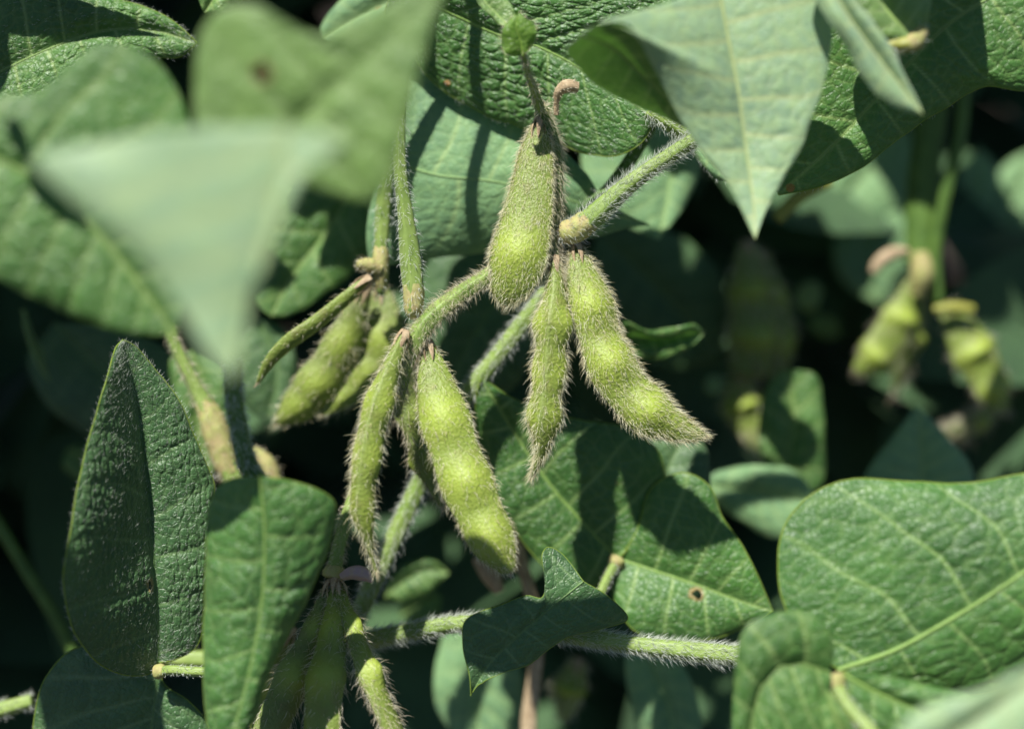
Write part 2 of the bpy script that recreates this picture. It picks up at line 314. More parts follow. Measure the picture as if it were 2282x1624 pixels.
def leaf(label, mid, L, R, mat='mid', dl=0.0, dr=0.0, nt=120, ns=45, q=0.05, cup=0.15, wave=0.05, nv=7, rib=0.045, edge=0.0, hair=0, ehair=0, group=None, name='soybean_leaf', cell=3.0, slope=0.3, hl=0.1, veinw=0.03, hmat=None, asp=1.0):
    mp = np.array(mid, float); Mc = curve(P(*mp.T), nt)
    dep = np.interp(np.linspace(0, 1, nt), np.linspace(0, 1, len(mp)), mp[:, 2])
    def side(E, dd):
        pts = [Mc[0]]; n = len(E)
        for i, e_ in enumerate(E):
            t = (i + 1) / (n + 1)
            z = e_[2] if len(e_) > 2 else np.interp(t, np.linspace(0, 1, nt), dep) + dd * math.sin(math.pi * t) ** 0.7
            pts.append(P(e_[0], e_[1], z))
        pts.append(Mc[-1]); return curve(pts, nt)
    Lc, Rc = side(L, dl), side(R, dr)
    # let the edge pull near base and tip blend with the rib
    s = np.linspace(-1, 1, 2 * ns + 1); t = np.linspace(0, 1, nt); Tt, Ss = np.meshgrid(t, s, indexing='ij'); a = np.abs(Ss)[..., None]
    X = Mc[:, None] * (1 - a) + np.where(Ss[..., None] < 0, Lc[:, None], Rc[:, None]) * a
    gt = np.gradient(X, axis=0); gs = np.gradient(X, axis=1); nn = norm(np.cross(gt, gs)); avg = norm(nn[5:-5].mean((0, 1)))
    if avg @ -F < 0: nn = -nn; avg = -avg
    nn = norm(nn * 0.5 + avg)
    W = np.stack([np.linalg.norm(Lc - Mc, axis=1), np.linalg.norm(Rc - Mc, axis=1)]) / CM; Ln = np.linalg.norm(np.diff(Mc, axis=0), axis=1).sum() / CM
    wl_ = np.where(Ss < 0, W[0][:, None], W[1][:, None]); y = a[..., 0] * wl_; x = Tt * Ln
    side_ = np.where(Ss < 0, 0.0, 0.45)
    seed = float(rng.random() * 50)
    jx = x + 0.25 * vnoise(x * 0.9 + seed, y * 0.9, 3)
    wavg = W.mean()
    phi = ((jx - slope * y * 1.9 + 0.12 * y * y / max(wavg, .1)) / Ln) * nv + side_ + seed
    fr = np.abs(phi - np.floor(phi) - 0.5); sp = Ln / nv
    fade = np.clip(1.25 - a[..., 0], 0, 1) ** 0.5
    lat = np.exp(-(fr * sp / veinw) ** 2) * fade
    midv = np.exp(-(y / (rib * 1.2)) ** 2)
    wx = 0.9 * vnoise(x * 1.7, y * 1.7 + seed) + 0.5 * vnoise(x * 4.1, y * 4.1 + seed, 8); wy = 0.9 * vnoise(x * 1.7 + 9, y * 1.7 + seed) + 0.5 * vnoise(x * 4.1 + 5, y * 4.1 + seed, 9)
    cx = (phi * 0.45 + x * nv / Ln * 0.55) * sp * cell * 0.95 * asp + wx + side_ * 5; cy = y * cell * 0.95 / asp + side_ * 7 + wy
    f1, f2 = worley(cx, cy); ed = np.clip((f2 - f1) * 1.6, 0, 1)
    pil = 1 - (1 - ed) ** 2
    g1, g2 = worley(cx * 2.1 + 3, cy * 2.1 + seed); pil = pil * 0.8 + 0.28 * (1 - (1 - np.clip((g2 - g1) * 1.5, 0, 1)) ** 2)
    latg = 1 - np.exp(-(fr * sp / 0.12) ** 2) * fade; midg = 1 - np.exp(-(y / 0.16) ** 2)
    endf = (np.sin(math.pi * np.clip(Tt, 0.0, 1)) ** 0.4) * np.clip((1 - a[..., 0]) * 8, 0, 1) ** 0.5
    h = q * (0.75 * pil + 0.75 * latg) * midg * (0.75 + 0.9 * (vnoise(x * 1.1 + 4, y * 1.1 + seed, 2) + 0.2))
    h = h * endf + cup * (4 * a[..., 0] * (1 - a[..., 0])) * np.sin(math.pi * Tt) + wave * np.sin(Tt * 17 + seed + np.sign(Ss) * 1.3) * a[..., 0] ** 3
    h = h + 0.10 * (vnoise(x * 0.45 + seed, y * 0.5, 4)) * a[..., 0]
    X = X + nn * (h * CM)[..., None]
    # uneven rim
    rim = (vnoise(x * 2.3 + seed, Ss * 3, 6) * 0.06 + vnoise(x * 6 + seed, Ss * 3, 7) * 0.02) * a[..., 0] ** 6 * np.sin(math.pi * Tt)
    X = X + norm(gs) * (rim * np.sign(Ss) * CM)[..., None]
    o = Mc[0]; e = thing(name, label, 'leaf', o, group)
    vein = np.clip(np.maximum(np.maximum(lat, midv), 0.33 * np.clip(1 - ed * 3.0, 0, 1)), 0, 1)
    mesh_obj('blade', X, grid_faces(nt, 2 * ns + 1), M[mat], e, o, {'vein': vein})
    if rib:
        V = []; Fm = X[:, ns]; T = norm(np.gradient(Fm, axis=0)); A = norm(np.cross(T, nn[:, ns])); r = rib * CM * (1.05 - np.linspace(0, 1, nt) ** 1.3)[:, None]
        for j in range(8):
            an = j * math.pi / 4; V.append(Fm + A * math.cos(an) * r + nn[:, ns] * math.sin(an) * r * 0.8)
        mesh_obj('midrib', np.stack(V, 1), grid_faces(nt, 8, True), MRIB[mat], e, o)
    if edge:
        for c in (X[:, 0], X[:, -1]):
            T = norm(np.gradient(c, axis=0)); A = norm(np.cross(T, avg)); B = np.cross(A, T); r = edge * CM; V = [c + (A * math.cos(j * math.pi / 3) + B * math.sin(j * math.pi / 3)) * r for j in range(6)]
            mesh_obj('rim', np.stack(V, 1), grid_faces(nt, 6, True), MRIM, e, o)
    if hair or ehair:
        g = norm(gt)
        if hair:
            i = rng.integers(2, nt - 2, hair); j = rng.integers(0, 2 * ns + 1, hair)
            hairs('fuzz', X[i, j], nn[i, j], g[i, j], hl, 0.0032, hmat or HW, e, o, 0.55, 0.7, 0.3)
        if ehair:
            i = rng.integers(1, nt - 1, ehair); sd2 = rng.integers(0, 2, ehair); c = np.where(sd2[:, None] == 0, X[i, 0], X[i, -1]); dv = np.where(sd2[:, None] == 0, -norm(gs[i, 0]), norm(gs[i, -1]))
            hairs('edge_fuzz', c, dv, g[i, ns], hl * 1.1, 0.004, hmat or HW, e, o, 0.8, 0.5, 0.3)
    return e
MRIB = {k: simple_mat('rib_' + k, tuple(x * 0.8 for x in c), c, 0.5, 300) for k, c in
        {'mid': (0.17, 0.27, 0.07), 'dark': (0.11, 0.20, 0.06), 'gloss': (0.19, 0.31, 0.07), 'dull': (0.2, 0.33, 0.12), 'pale': (0.34, 0.42, 0.17), 'light': (0.24, 0.36, 0.10), 'fresh': (0.2, 0.33, 0.05)}.items()}
MRIM = simple_mat('leaf_rim', (0.22, 0.34, 0.05), (0.28, 0.38, 0.08), 0.4, 300, trans=0.5, tcol=(0.5, 0.6, 0.1))

# ------------------------------------------------------------------ ground
def ground():
    n = 60; g = np.linspace(-30, 30, n); g = np.sign(g) * (np.abs(g) / 30) ** 2.5 * 30
    X_, Y_ = np.meshgrid(g, g, indexing='ij'); Z = 0.02 * vnoise(X_ * 6, Y_ * 6) + 0.01 * vnoise(X_ * 20, Y_ * 20)
    s = N('soil'); a = s.noise(14, 8); p = s.n("ShaderNodeBsdfPrincipled"); s.l(s.mix(s.ramp(a, 0.3, 0.7), (0.018, 0.013, 0.008), (0.045, 0.034, 0.024)), p.inputs['Base Color'])
    p.inputs['Roughness'].default_value = 0.95; b = s.n("ShaderNodeBump"); b.inputs['Distance'].default_value = 0.02; s.l(a, b.inputs['Height']); s.l(b.outputs[0], p.inputs['Normal']); s.l(p.outputs[0], s.out.inputs[0])
    o = mesh_obj('ground', np.stack([X_, Y_, Z], -1), grid_faces(n, n), s.m); o['kind'] = 'structure'; return o
ground()

# ------------------------------------------------------------------ leaves, nearest first
leaf('large pale very blurred leaf nearest the camera, its tip pointing down',
     [(640, 280, -11.5), (620, 420, -11.5), (580, 600, -11.5), (535, 740, -11.5), (515, 845, -11.6)],
     [(500, 285), (330, 300), (180, 325), (78, 352), (120, 405), (230, 500), (330, 595), (410, 700), (470, 800)],
     [(700, 292), (775, 315), (745, 345), (690, 375), (660, 440), (625, 520), (580, 600), (555, 700), (545, 790)],
     'pale', nt=80, ns=30, q=0.012, rib=0.035, cup=0.1, wave=0.04, veinw=0.06, nv=5, slope=0.5)
leaf('pale green blurred leaf with a notched wavy top edge, behind the nearest leaf',
     [(590, 400, -8.2), (660, 280, -8.4), (760, 180, -8.7), (870, 80, -8.9), (1000, -40, -9)],
     [(500, 400), (440, 300), (432, 180), (442, 80), (490, 22), (575, 12), (632, 45), (690, 96), (750, 60), (830, 25), (910, -20), (960, -60)],
     [(700, 420), (800, 450), (850, 430), (890, 340), (915, 240), (940, 150), (965, 60)],
     'light', nt=90, ns=35, q=0.06, rib=0.02, cup=0.02, wave=0.02)
leaf('broad mid-green blurred leaf running off the left edge under the nearest leaf',
     [(-60, 330, -6.2), (80, 400, -6.1), (200, 500, -6), (300, 620, -5.9), (390, 745, -5.8)],
     [(-80, 500), (-40, 590), (60, 655), (160, 705), (260, 738), (340, 748)],
     [(-20, 220), (80, 205), (150, 150), (220, 100), (300, 108), (370, 165), (415, 250), (440, 360), (440, 500), (420, 640)],
     'mid', nt=110, ns=50, q=0.07, rib=0.04)
leaf('dark green leaf striped by shade, between the nearest leaf and the left petiole',
     [(930, 230, 5.2), (830, 350, 5.1), (740, 500, 5.0), (650, 620, 5.0), (605, 705, 5.0)],
     [(780, 230), (640, 300), (570, 400), (540, 520), (550, 630), (575, 680)],
     [(890, 350), (850, 450), (830, 550), (770, 620), (690, 680), (640, 705)],
     'mid', nt=110, ns=45, q=0.05, rib=0.035)
leaf('long pale silvery leaf with its white tip hanging down right of the pods',
     [(1600, -40, -2.9), (1622, 80, -2.9), (1645, 200, -2.9), (1664, 340, -2.9), (1680, 460, -3.1), (1683, 533, -3.3)],
     [(1500, 2, -3.3), (1400, 30, -3.8), (1335, 50, -4.1), (1385, 62, -4.1), (1428, 98, -3.8), (1468, 175, -3.4), (1515, 264, -3.1), (1560, 335, -3.0), (1619, 408, -3.0), (1655, 475, -3.1)],
     [(1720, -60), (1825, -30), (1853, 60), (1846, 130), (1832, 189), (1794, 307), (1747, 401), (1704, 477)],
     'pale', nt=130, ns=50, q=0.03, rib=0.035, cup=0.06, veinw=0.05, wave=0.03)
leaf('shaded dark green lobe curling under the long pale leaf, left of it',
     [(1292, 78, -4.0), (1364, 105, -3.4), (1430, 165, -2.9), (1497, 235, -2.6), (1575, 325, -2.3)],
     [(1264, 109, -3.5), (1298, 160, -2.8), (1341, 198, -2.4), (1416, 236, -2.1), (1468, 257, -2.0), (1530, 285, -2.0)],
     [(1330, 52, -4.15), (1400, 52, -4.05), (1455, 115, -3.6), (1535, 225, -2.9)],
     'mid', nt=90, ns=30, q=0.02, rib=0.03, cup=0.02, wave=0.0, ehair=200)
leaf('narrow pale folded leaf pointing down to the right near the top right',
     [(1800, -130, -3.6), (1880, 20, -3.7), (1950, 120, -3.8), (2010, 195, -3.9), (2056, 255, -4)],
     [(1790, -60), (1840, 40), (1895, 120), (1925, 180), (1990, 235)],
     [(1850, -100), (1915, 10), (1980, 95), (2020, 170), (2045, 225)],
     'pale', nt=60, ns=20, q=0.02, rib=0.03, cup=0.25)
leaf('small green leaf at the top right, in front of the big shaded leaf',
     [(2050, 90, -2.6), (1990, 40, -2.6), (1940, -40, -2.6), (1900, -120, -2.6)],
     [(2000, 100), (1930, 90), (1880, 30), (1850, -60)], [(2070, 40), (2070, -20), (2020, -90)],
     'light', nt=70, ns=24, q=0.03)
leaf('big dark shaded leaf crossing the top right corner, its right end sunlit',
     [(2480, -150, -1.2), (2300, -55, -1.2), (2120, 50, -1.1), (1990, 180, -0.9), (1860, 320, -0.7), (1735, 435, -0.5)],
     [(2560, 40, -0.8), (2420, 165, -0.8), (2282, 202, -0.8), (2205, 193, -0.8), (2165, 206, -0.7), (2100, 245, -0.7), (2010, 303, -0.6), (1910, 378, -0.5), (1830, 415, -0.5)],
     [(2400, -230, -1), (2150, -110, -1), (1950, -80, -1), (1800, -40, -1), (1730, 100, -.8), (1700, 260, -0.7), (1705, 370, -0.6)],
     'mid', nt=220, ns=90, q=0.05, rib=0.035, nv=8, cell=3.2, edge=0.014, ehair=150, hl=0.06)
leaf('large crinkled green leaf at the top centre behind the pod cluster',
     [(880, -30, 1.1), (1000, 28, 1.2), (1110, 78, 1.2), (1200, 105, 1.1), (1290, 150, 1.0), (1380, 205, 0.8), (1452, 262, 0.6)],
     [(860, 40, 1.5), (905, 100, 1.6), (946, 165, 1.8), (1000, 212, 1.85), (1080, 252, 1.85), (1160, 285, 1.75), (1240, 318, 1.55), (1310, 342, 1.3), (1375, 347, 1.1), (1425, 322, 0.9), (1448, 290, 0.8)],
     [(900, -40, 0.9), (1080, -35, 0.8), (1320, -30, 0.8), (1550, -30, 0.8), (1640, -10, 0.8), (1600, 80, 0.7), (1540, 190, 0.6), (1480, 245, 0.6)],
     'gloss', nt=260, ns=110, q=0.066, rib=0.04, cell=3.6, nv=7, edge=0.016, hair=1200, ehair=420, hl=0.075, wave=0.02, cup=0.1, asp=0.8)
leaf('small bright green bud leaf on a thin stalk above the pods',
     [(1165, 125, -1.4), (1160, 90, -1.5), (1150, 60, -1.6), (1155, 25, -1.6)],
     [(1130, 122), (1117, 95), (1122, 60), (1140, 40)], [(1188, 100), (1195, 75), (1188, 50), (1170, 42)],
     'fresh', nt=60, ns=20, q=0.01, rib=0.02, cup=0.08, ehair=120, hl=0.08, hmat=HT)
leaf('narrow bud leaf rising off the top edge above the pods',
     [(1135, 60, -1.3), (1105, 30, -1.2), (1075, -5, -1.2), (1060, -60, -1.2)],
     [(1110, 55), (1078, 25), (1060, -10)], [(1150, 35), (1130, -5), (1100, -50)],
     'light', nt=50, ns=16, q=0.01, rib=0.02, cup=0.05)
leaf('broad dull blue-green leaf behind the pods, crossed by two thin stem shadows',
     [(840, 330, 2.1), (950, 385, 2.05), (1100, 405, 2.0), (1250, 440, 2.1), (1370, 480, 2.4), (1450, 502, 2.6)],
     [(830, 420, 2.4), (815, 520, 2.6), (830, 590, 2.8), (900, 585, 2.8), (1000, 572, 2.8), (1100, 562, 2.8), (1220, 548, 2.8), (1330, 528, 2.7), (1400, 508, 2.6)],
     [(860, 220, 2.3), (920, 160, 2.4), (1040, 170, 2.4), (1160, 240, 2.3), (1250, 330, 2.2), (1310, 390, 2.2), (1342, 440, 2.3), (1400, 480, 2.5)],
     'dull', nt=160, ns=70, q=0.03, rib=0.03, veinw=0.05, nv=6, cup=0.1, wave=0.03)
leaf('dull green leaf behind the upper right petiole, under the pale hanging leaf',
     [(1480, 200, 5.2), (1500, 320, 5), (1490, 430, 4.9), (1468, 535, 4.8)],
     [(1350, 230), (1300, 330), (1310, 430), (1390, 500)], [(1560, 230), (1560, 340), (1548, 420), (1505, 490)],
     'dull', nt=80, ns=30, q=0.03)
leaf('pale sunlit leaf edge showing beside the tip side of the long pale leaf',
     [(1510, 270, 1.6), (1560, 330, 1.4), (1600, 375, 1.3), (1640, 410, 1.2)],
     [(1500, 290), (1545, 345), (1590, 395)], [(1560, 260), (1640, 300), (1680, 360)],
     'dull', nt=50, ns=18, q=0.02, ehair=120, hl=0.08)
leaf('tall upright crinkled dark green leaf at the left with a bright rim',
     [(352, 1474, 0.6), (352, 1400, 0.5), (345, 1280, 0.4), (333, 1160, 0.4), (318, 1020, 0.3), (300, 880, 0.1), (275, 757, -0.2)],
     [(330, 1500, .5), (275, 1502, 0.0), (210, 1470, -0.7), (163, 1400, -1.4), (138, 1300, -1.8), (145, 1230, -1.9), (165, 1140, -1.8), (188, 1040, -1.6), (210, 930, -1.2), (238, 830, -.8), (258, 775, -.4)],
     [(390, 1468, .7), (440, 1440, .8), (458, 1370, .9), (470, 1260, .9), (478, 1150, .8), (480, 1080, .8), (455, 1020, .7), (425, 960, .6), (395, 885, .4), (345, 820, .2), (305, 775, 0)],
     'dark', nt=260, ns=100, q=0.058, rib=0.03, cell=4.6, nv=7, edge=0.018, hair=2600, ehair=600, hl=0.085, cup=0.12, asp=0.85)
leaf('upright blurred green leaf right of the tall crinkled leaf, shaded patch at top left',
     [(580, 1062, -3.4), (590, 1180, -3.2), (585, 1330, -3.0), (560, 1480, -2.9), (500, 1700, -2.8)],
     [(520, 1068), (478, 1095), (462, 1180), (458, 1320), (455, 1440), (455, 1560), (470, 1660)],
     [(650, 1072), (715, 1092), (745, 1125), (738, 1200), (705, 1290), (650, 1400), (600, 1500), (555, 1620)],
     'gloss', dl=0.5, dr=0.5, nt=140, ns=55, q=0.07, rib=0.025, nv=6, cell=3.0, edge=0.012)
leaf('shaded dark leaf in the bottom left corner below the tall crinkled leaf',
     [(352, 1500, 1.0), (345, 1560, 1.0), (335, 1640, 1.1), (320, 1760, 1.2)],
     [(300, 1460), (220, 1435), (150, 1455), (100, 1510), (78, 1580), (75, 1670), (120, 1760), (220, 1800)],
     [(370, 1530), (420, 1560), (460, 1610), (475, 1680), (430, 1760)],
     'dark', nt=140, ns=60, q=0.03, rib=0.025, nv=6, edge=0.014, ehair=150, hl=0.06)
leaf('textured leaf in the top left corner, banded by a dark shadow, with hairy edge',
     [(-120, 220, 0.8), (0, 160, 0.8), (120, 105, 0.8), (230, 70, 0.9), (340, 68, 1.0), (440, 96, 1.0)],
     [(-80, 330), (60, 300), (160, 220), (240, 170), (330, 130), (400, 126)],
     [(-140, 40), (-40, -50), (80, -40), (200, -12), (300, 8), (370, 38), (410, 68)],
     'mid', nt=180, ns=70, q=0.06, rib=0.03, cell=4, edge=0.014, ehair=350, hair=800, hl=0.08)
leaf('blurred pale leaf piece at the top edge right of the notched leaf',
     [(1000, -60, 3.2), (900, -10, 3.2), (800, 40, 3.2), (720, 90, 3.2)],
     [(980, -130), (860, -80), (760, 0), (715, 60)], [(1000, 40), (920, 90), (830, 110), (760, 110)],
     'dull', nt=60, ns=24, q=0.04)
leaf('small blurred leaf tip at the top edge left of the notched leaf',
     [(520, -60, 1.5), (480, -10, 1.5), (455, 30, 1.5)], [(470, -60), (440, -20)], [(560, -20), (500, 30)], 'mid', nt=40, ns=16, q=0.03)
# trifoliate leaf low in the centre
leaf('shaded veined leaflet reaching up left behind the centre pod, from a pale leaf junction',
     [(1376, 1245, 2.6), (1300, 1165, 2.6), (1230, 1085, 2.5), (1150, 970, 2.3), (1072, 842, 2.0)],
     [(1350, 1290), (1290, 1310), (1230, 1280), (1160, 1200), (1110, 1120), (1075, 1030), (1060, 940), (1062, 880)],
     [(1430, 1180), (1480, 1090), (1470, 1010), (1400, 955), (1320, 942), (1240, 925), (1140, 885)],
     'gloss', nt=160, ns=70, q=0.035, rib=0.035, nv=6, edge=0.016, wave=0.1, veinw=0.04)
leaf('right-hand leaflet with pale veins spreading from the pale leaf junction, partly in shade',
     [(1380, 1245, 2.6), (1470, 1275, 2.3), (1560, 1305, 2.1), (1640, 1335, 2.0), (1722, 1362, 1.9)],
     [(1420, 1180), (1450, 1090), (1520, 1050), (1580, 1080), (1610, 1150), (1655, 1215), (1690, 1285)],
     [(1362, 1300), (1385, 1370), (1440, 1418), (1530, 1430), (1630, 1410), (1690, 1385)],
     'gloss', nt=150, ns=65, q=0.03, rib=0.035, nv=4.5, edge=0.016, wave=0.06, veinw=0.04)
leaf('dark leaflet in deep shade above the pale leaf junction',
     [(1385, 1240, 3.2), (1450, 1130, 3.4), (1500, 1020, 3.6), (1540, 940, 3.8)],
     [(1350, 1180), (1370, 1080), (1420, 990)], [(1470, 1200), (1570, 1140), (1580, 1020)],
     'dark', nt=70, ns=30, q=0.03)
leaf('ragged dark blue-green shaded leaf lying across the long horizontal stem',
     [(1300, 1295, -0.4), (1220, 1360, -0.5), (1150, 1420, -0.6), (1090, 1480, -0.6), (1048, 1548, -0.6)],
     [(1255, 1235, -0.2), (1222, 1218, -0.2), (1207, 1235, -0.3), (1212, 1290, -0.4), (1208, 1328, -0.5), (1175, 1325, -0.5), (1110, 1348, -0.6), (1036, 1378, -0.7), (1032, 1440, -0.7), (1045, 1500, -0.7)],
     [(1350, 1325, -0.2), (1400, 1378, -0.1), (1350, 1400, -0.2), (1270, 1415, -0.3), (1220, 1450, -0.4), (1180, 1480, -0.5), (1120, 1498, -0.6), (1070, 1520, -0.6)],
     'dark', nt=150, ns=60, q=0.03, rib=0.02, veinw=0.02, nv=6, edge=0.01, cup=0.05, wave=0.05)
# trifoliate leaf at lower right
leaf('biggest glossy leaf at the lower right, running off the right edge',
     [(1868, 1492, -2.6), (1990, 1450, -2.6), (2110, 1385, -2.7), (2230, 1310, -2.8), (2400, 1190, -2.9), (2560, 1080, -3)],
     [(1800, 1430, -2.3), (1745, 1340, -2.2), (1735, 1230, -2.1), (1765, 1145, -2.0), (1825, 1090, -2.0), (1900, 1068, -2.0), (2020, 1073, -2.1), (2150, 1078, -2.2), (2282, 1055, -2.3), (2420, 1030, -2.5)],
     [(1930, 1510, -2.6), (2020, 1535, -2.4), (2150, 1545, -2.2), (2300, 1500, -2.2), (2450, 1380, -2.5), (2540, 1200, -2.9)],
     'gloss', nt=220, ns=90, q=0.052, rib=0.05, nv=6, cell=2.3, edge=0.018, veinw=0.035, slope=0.15, asp=0.8)
leaf('rounded soft green leaflet left of the lower right leaf junction',
     [(1850, 1500, -3.6), (1780, 1480, -3.7), (1720, 1500, -3.8), (1680, 1580, -3.8), (1670, 1720, -3.8)],
     [(1858, 1440), (1830, 1385), (1780, 1360), (1710, 1368), (1655, 1405), (1640, 1480), (1632, 1580), (1640, 1680)],
     [(1850, 1560), (1850, 1640), (1800, 1720), (1740, 1760)],
     'mid', nt=110, ns=45, q=0.05, rib=0.025, nv=6)
leaf('green leaflet under the long midrib at the bottom right',
     [(1875, 1500, -3.4), (1960, 1545, -3.4), (2080, 1590, -3.4), (2240, 1640, -3.4)],
     [(1940, 1500), (2040, 1520), (2160, 1545), (2300, 1580)], [(1890, 1560), (1930, 1620), (2040, 1690), (2160, 1700)],
     'gloss', nt=90, ns=35, q=0.06)
leaf('small folded leaflet hanging below the lower right leaf junction',
     [(1845, 1540, -3.9), (1860, 1590, -4), (1885, 1640, -4), (1920, 1720, -4)], [(1825, 1570), (1830, 1630), (1860, 1690)], [(1865, 1560), (1900, 1610), (1930, 1670)],
     'mid', nt=50, ns=16, q=0.03)
leaf('very blurred pale leaf in the bottom right corner nearest the camera',
     [(2330, 1480, -8.6), (2230, 1560, -8.6), (2120, 1640, -8.6), (1980, 1760, -8.6)],
     [(2280, 1490), (2190, 1530), (2100, 1555), (2020, 1600), (1960, 1690)], [(2360, 1560), (2320, 1680), (2200, 1760)],
     'pale', nt=60, ns=24, q=0.03)

# ------------------------------------------------------------------ pods
pod('plump flat pod with rounded bottom hanging highest and leftmost in the front cluster',
    [(1202, 268, 0.25), (1195, 340, 0.15), (1182, 440, 0), (1165, 530, -0.1), (1145, 610, -0.1), (1130, 655, 0), (1124, 684, 0.1)],
    [10, 25, 36, 41, 45, 49, 53, 55, 55, 54, 50, 40, 10], 0.42, -0.15, (0.72,), 3500, sig=0.12, seedh=0.7, hl=0.13)
pod('narrow bristly pod seen edge-on, hanging down the middle of the front cluster',
    [(1236, 575, 0.1), (1238, 650, 0), (1230, 740, -0.1), (1224, 830, -0.1), (1214, 920, -0.1), (1207, 1000, 0), (1184, 1066, 0.1)],
    [12, 20, 30, 36, 34, 31, 35, 33, 26, 13, 2], 1.35, math.pi / 2 - 0.25, (0.3, 0.5, 0.72), 4000, seedh=0.3, hl=0.18, hmat=HT, beak=False)
pod('curved three-seeded pod with pointed tip to the right, rightmost of the front cluster',
    [(1285, 548, 0.35), (1300, 620, 0.2), (1322, 700, 0.1), (1352, 790, 0), (1395, 865, 0), (1460, 925, 0), (1530, 960, 0.1), (1576, 972, 0.2)],
    [12, 30, 43, 46, 45, 48, 49, 50, 48, 38, 26, 6], 0.6, 0.2, (0.26, 0.5, 0.755), 4200, seedh=0.68, sig=0.082, hl=0.15)
pod('slim pale green pod seen edge-on, lowest and leftmost of the left cluster in front',
    [(902, 742, -0.5), (872, 820, -0.7), (838, 920, -0.9), (818, 1020, -1.0), (808, 1120, -1.0), (822, 1210, -0.9), (840, 1278, -0.8)],
    [12, 20, 27, 31, 33, 31, 31, 28, 20, 9, 3], 1.3, math.pi / 2 - 0.3, (0.3, 0.52, 0.75), 1900, seedh=0.2, hl=0.18, hr=0.005)
pod('broad yellow-green pod with its lower end in shade, beside the slim pod',
    [(955, 765, -0.1), (972, 860, -0.4), (1002, 970, -0.7), (1042, 1080, -0.9), (1086, 1180, -1.0), (1138, 1278, -1.0)],
    [12, 30, 43, 48, 50, 51, 51, 50, 46, 38, 12], 0.5, 0.1, (0.33, 0.6, 0.84), 1500, seedh=0.7, sig=0.09, hl=0.14, hr=0.005)
pod('thin brownish pod half hidden behind the broad yellow-green pod',
    [(930, 780, 0.9), (915, 850, 1.0), (918, 940, 1.1), (950, 1050, 1.2), (985, 1130, 1.3)],
    [8, 22, 28, 28, 20, 6], 1.0, 1.2, (0.4, 0.7), 900, mat=MPd, hmat=HB, hl=0.2, hr=0.005)
pod('slender curved green pod arching down left from the tan left-hand node',
    [(822, 622, 1.6), (765, 670, 1.5), (700, 722, 1.4), (640, 765, 1.4), (600, 808, 1.5), (573, 856, 1.6)],
    [12, 17, 19, 20, 21, 19, 14, 4], 1.0, 0.8, (), 160, hl=0.09, hr=0.005)
pod('blurred broad pod pointing down left behind the slender curved pod',
    [(815, 640, 2.6), (780, 730, 2.7), (735, 820, 2.8), (680, 890, 2.9), (615, 945, 3.0)],
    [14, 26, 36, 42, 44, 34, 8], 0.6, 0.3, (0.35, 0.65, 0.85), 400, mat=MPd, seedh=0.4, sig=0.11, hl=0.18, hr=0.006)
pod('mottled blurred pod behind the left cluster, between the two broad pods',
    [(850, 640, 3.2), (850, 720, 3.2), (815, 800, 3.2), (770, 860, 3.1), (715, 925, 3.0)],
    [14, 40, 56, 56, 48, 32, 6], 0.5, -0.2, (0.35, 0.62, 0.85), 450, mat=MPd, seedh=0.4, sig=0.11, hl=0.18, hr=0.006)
g7 = None
pod('dark shaded pod hanging at the bottom, left of the other bottom pods',
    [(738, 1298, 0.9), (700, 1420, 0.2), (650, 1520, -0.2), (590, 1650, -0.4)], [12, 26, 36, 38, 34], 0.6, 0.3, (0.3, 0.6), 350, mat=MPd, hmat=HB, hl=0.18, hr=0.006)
pod('dark olive pod hanging straight down at the bottom edge below the pinkish petal',
    [(746, 1296, 0.8), (740, 1420, -0.2), (722, 1540, -0.8), (715, 1680, -1.0)], [12, 26, 38, 42, 40], 0.6, -0.3, (0.3, 0.6), 400, mat=MP, hmat=HB, hl=0.18, hr=0.006)
pod('hairy shaded pod angling down right at the bottom edge, right of the dark olive pod',
    [(754, 1300, 0.8), (800, 1440, -0.4), (835, 1530, -0.8), (890, 1660, -1.0)], [12, 20, 28, 30, 30], 0.9, 1.0, (0.3, 0.6), 700, mat=MP, hmat=HB, hl=0.2, hr=0.005)
pod('short yellowish pod at the bottom, partly hidden by the upright blurred leaf',
    [(650, 1400, 1.6), (625, 1450, 1.6), (600, 1530, 1.6), (600, 1660, 1.6)], [10, 24, 34, 40], 0.7, 0.1, (0.5, 0.8), 500, mat=MP, hl=0.18, hr=0.006)
# far right cluster
pod('blurred yellow-green pod pointing down left, left one of the far right cluster',
    [(2045, 610, 9), (2020, 690, 9), (1985, 755, 9), (1945, 800, 9), (1905, 830, 9)], [16, 30, 42, 46, 38, 12], 0.6, 0.2, (0.4, 0.8), 160, hl=0.2, hmat=HB, hr=0.008)
pod('blurred brownish pod tucked against the left one of the far right cluster',
    [(2060, 620, 9.6), (2048, 700, 9.5), (2018, 790, 9.4), (1990, 885, 9.4)], [14, 32, 42, 34, 6], 0.6, 0.9, (0.5,), 160, mat=MPd, hl=0.24, hmat=HB, hr=0.008)
pod('blurred pod pointing down right at the far right edge',
    [(2105, 680, 8.5), (2150, 750, 8.5), (2190, 820, 8.5), (2225, 890, 8.5), (2240, 920, 8.5)], [14, 36, 46, 44, 36, 10], 0.6, 0.2, (0.45, 0.8), 160, hl=0.24, hmat=HB, hr=0.008)
pod('curled blurred brown-green pod below the far right pods',
    [(2215, 850, 10), (2195, 920, 10), (2150, 955, 10), (2095, 965, 10)], [20, 26, 26, 10], 0.7, 0.5, (0.5,), 300, mat=MPd, hl=0.25, hmat=HB, hr=0.012)
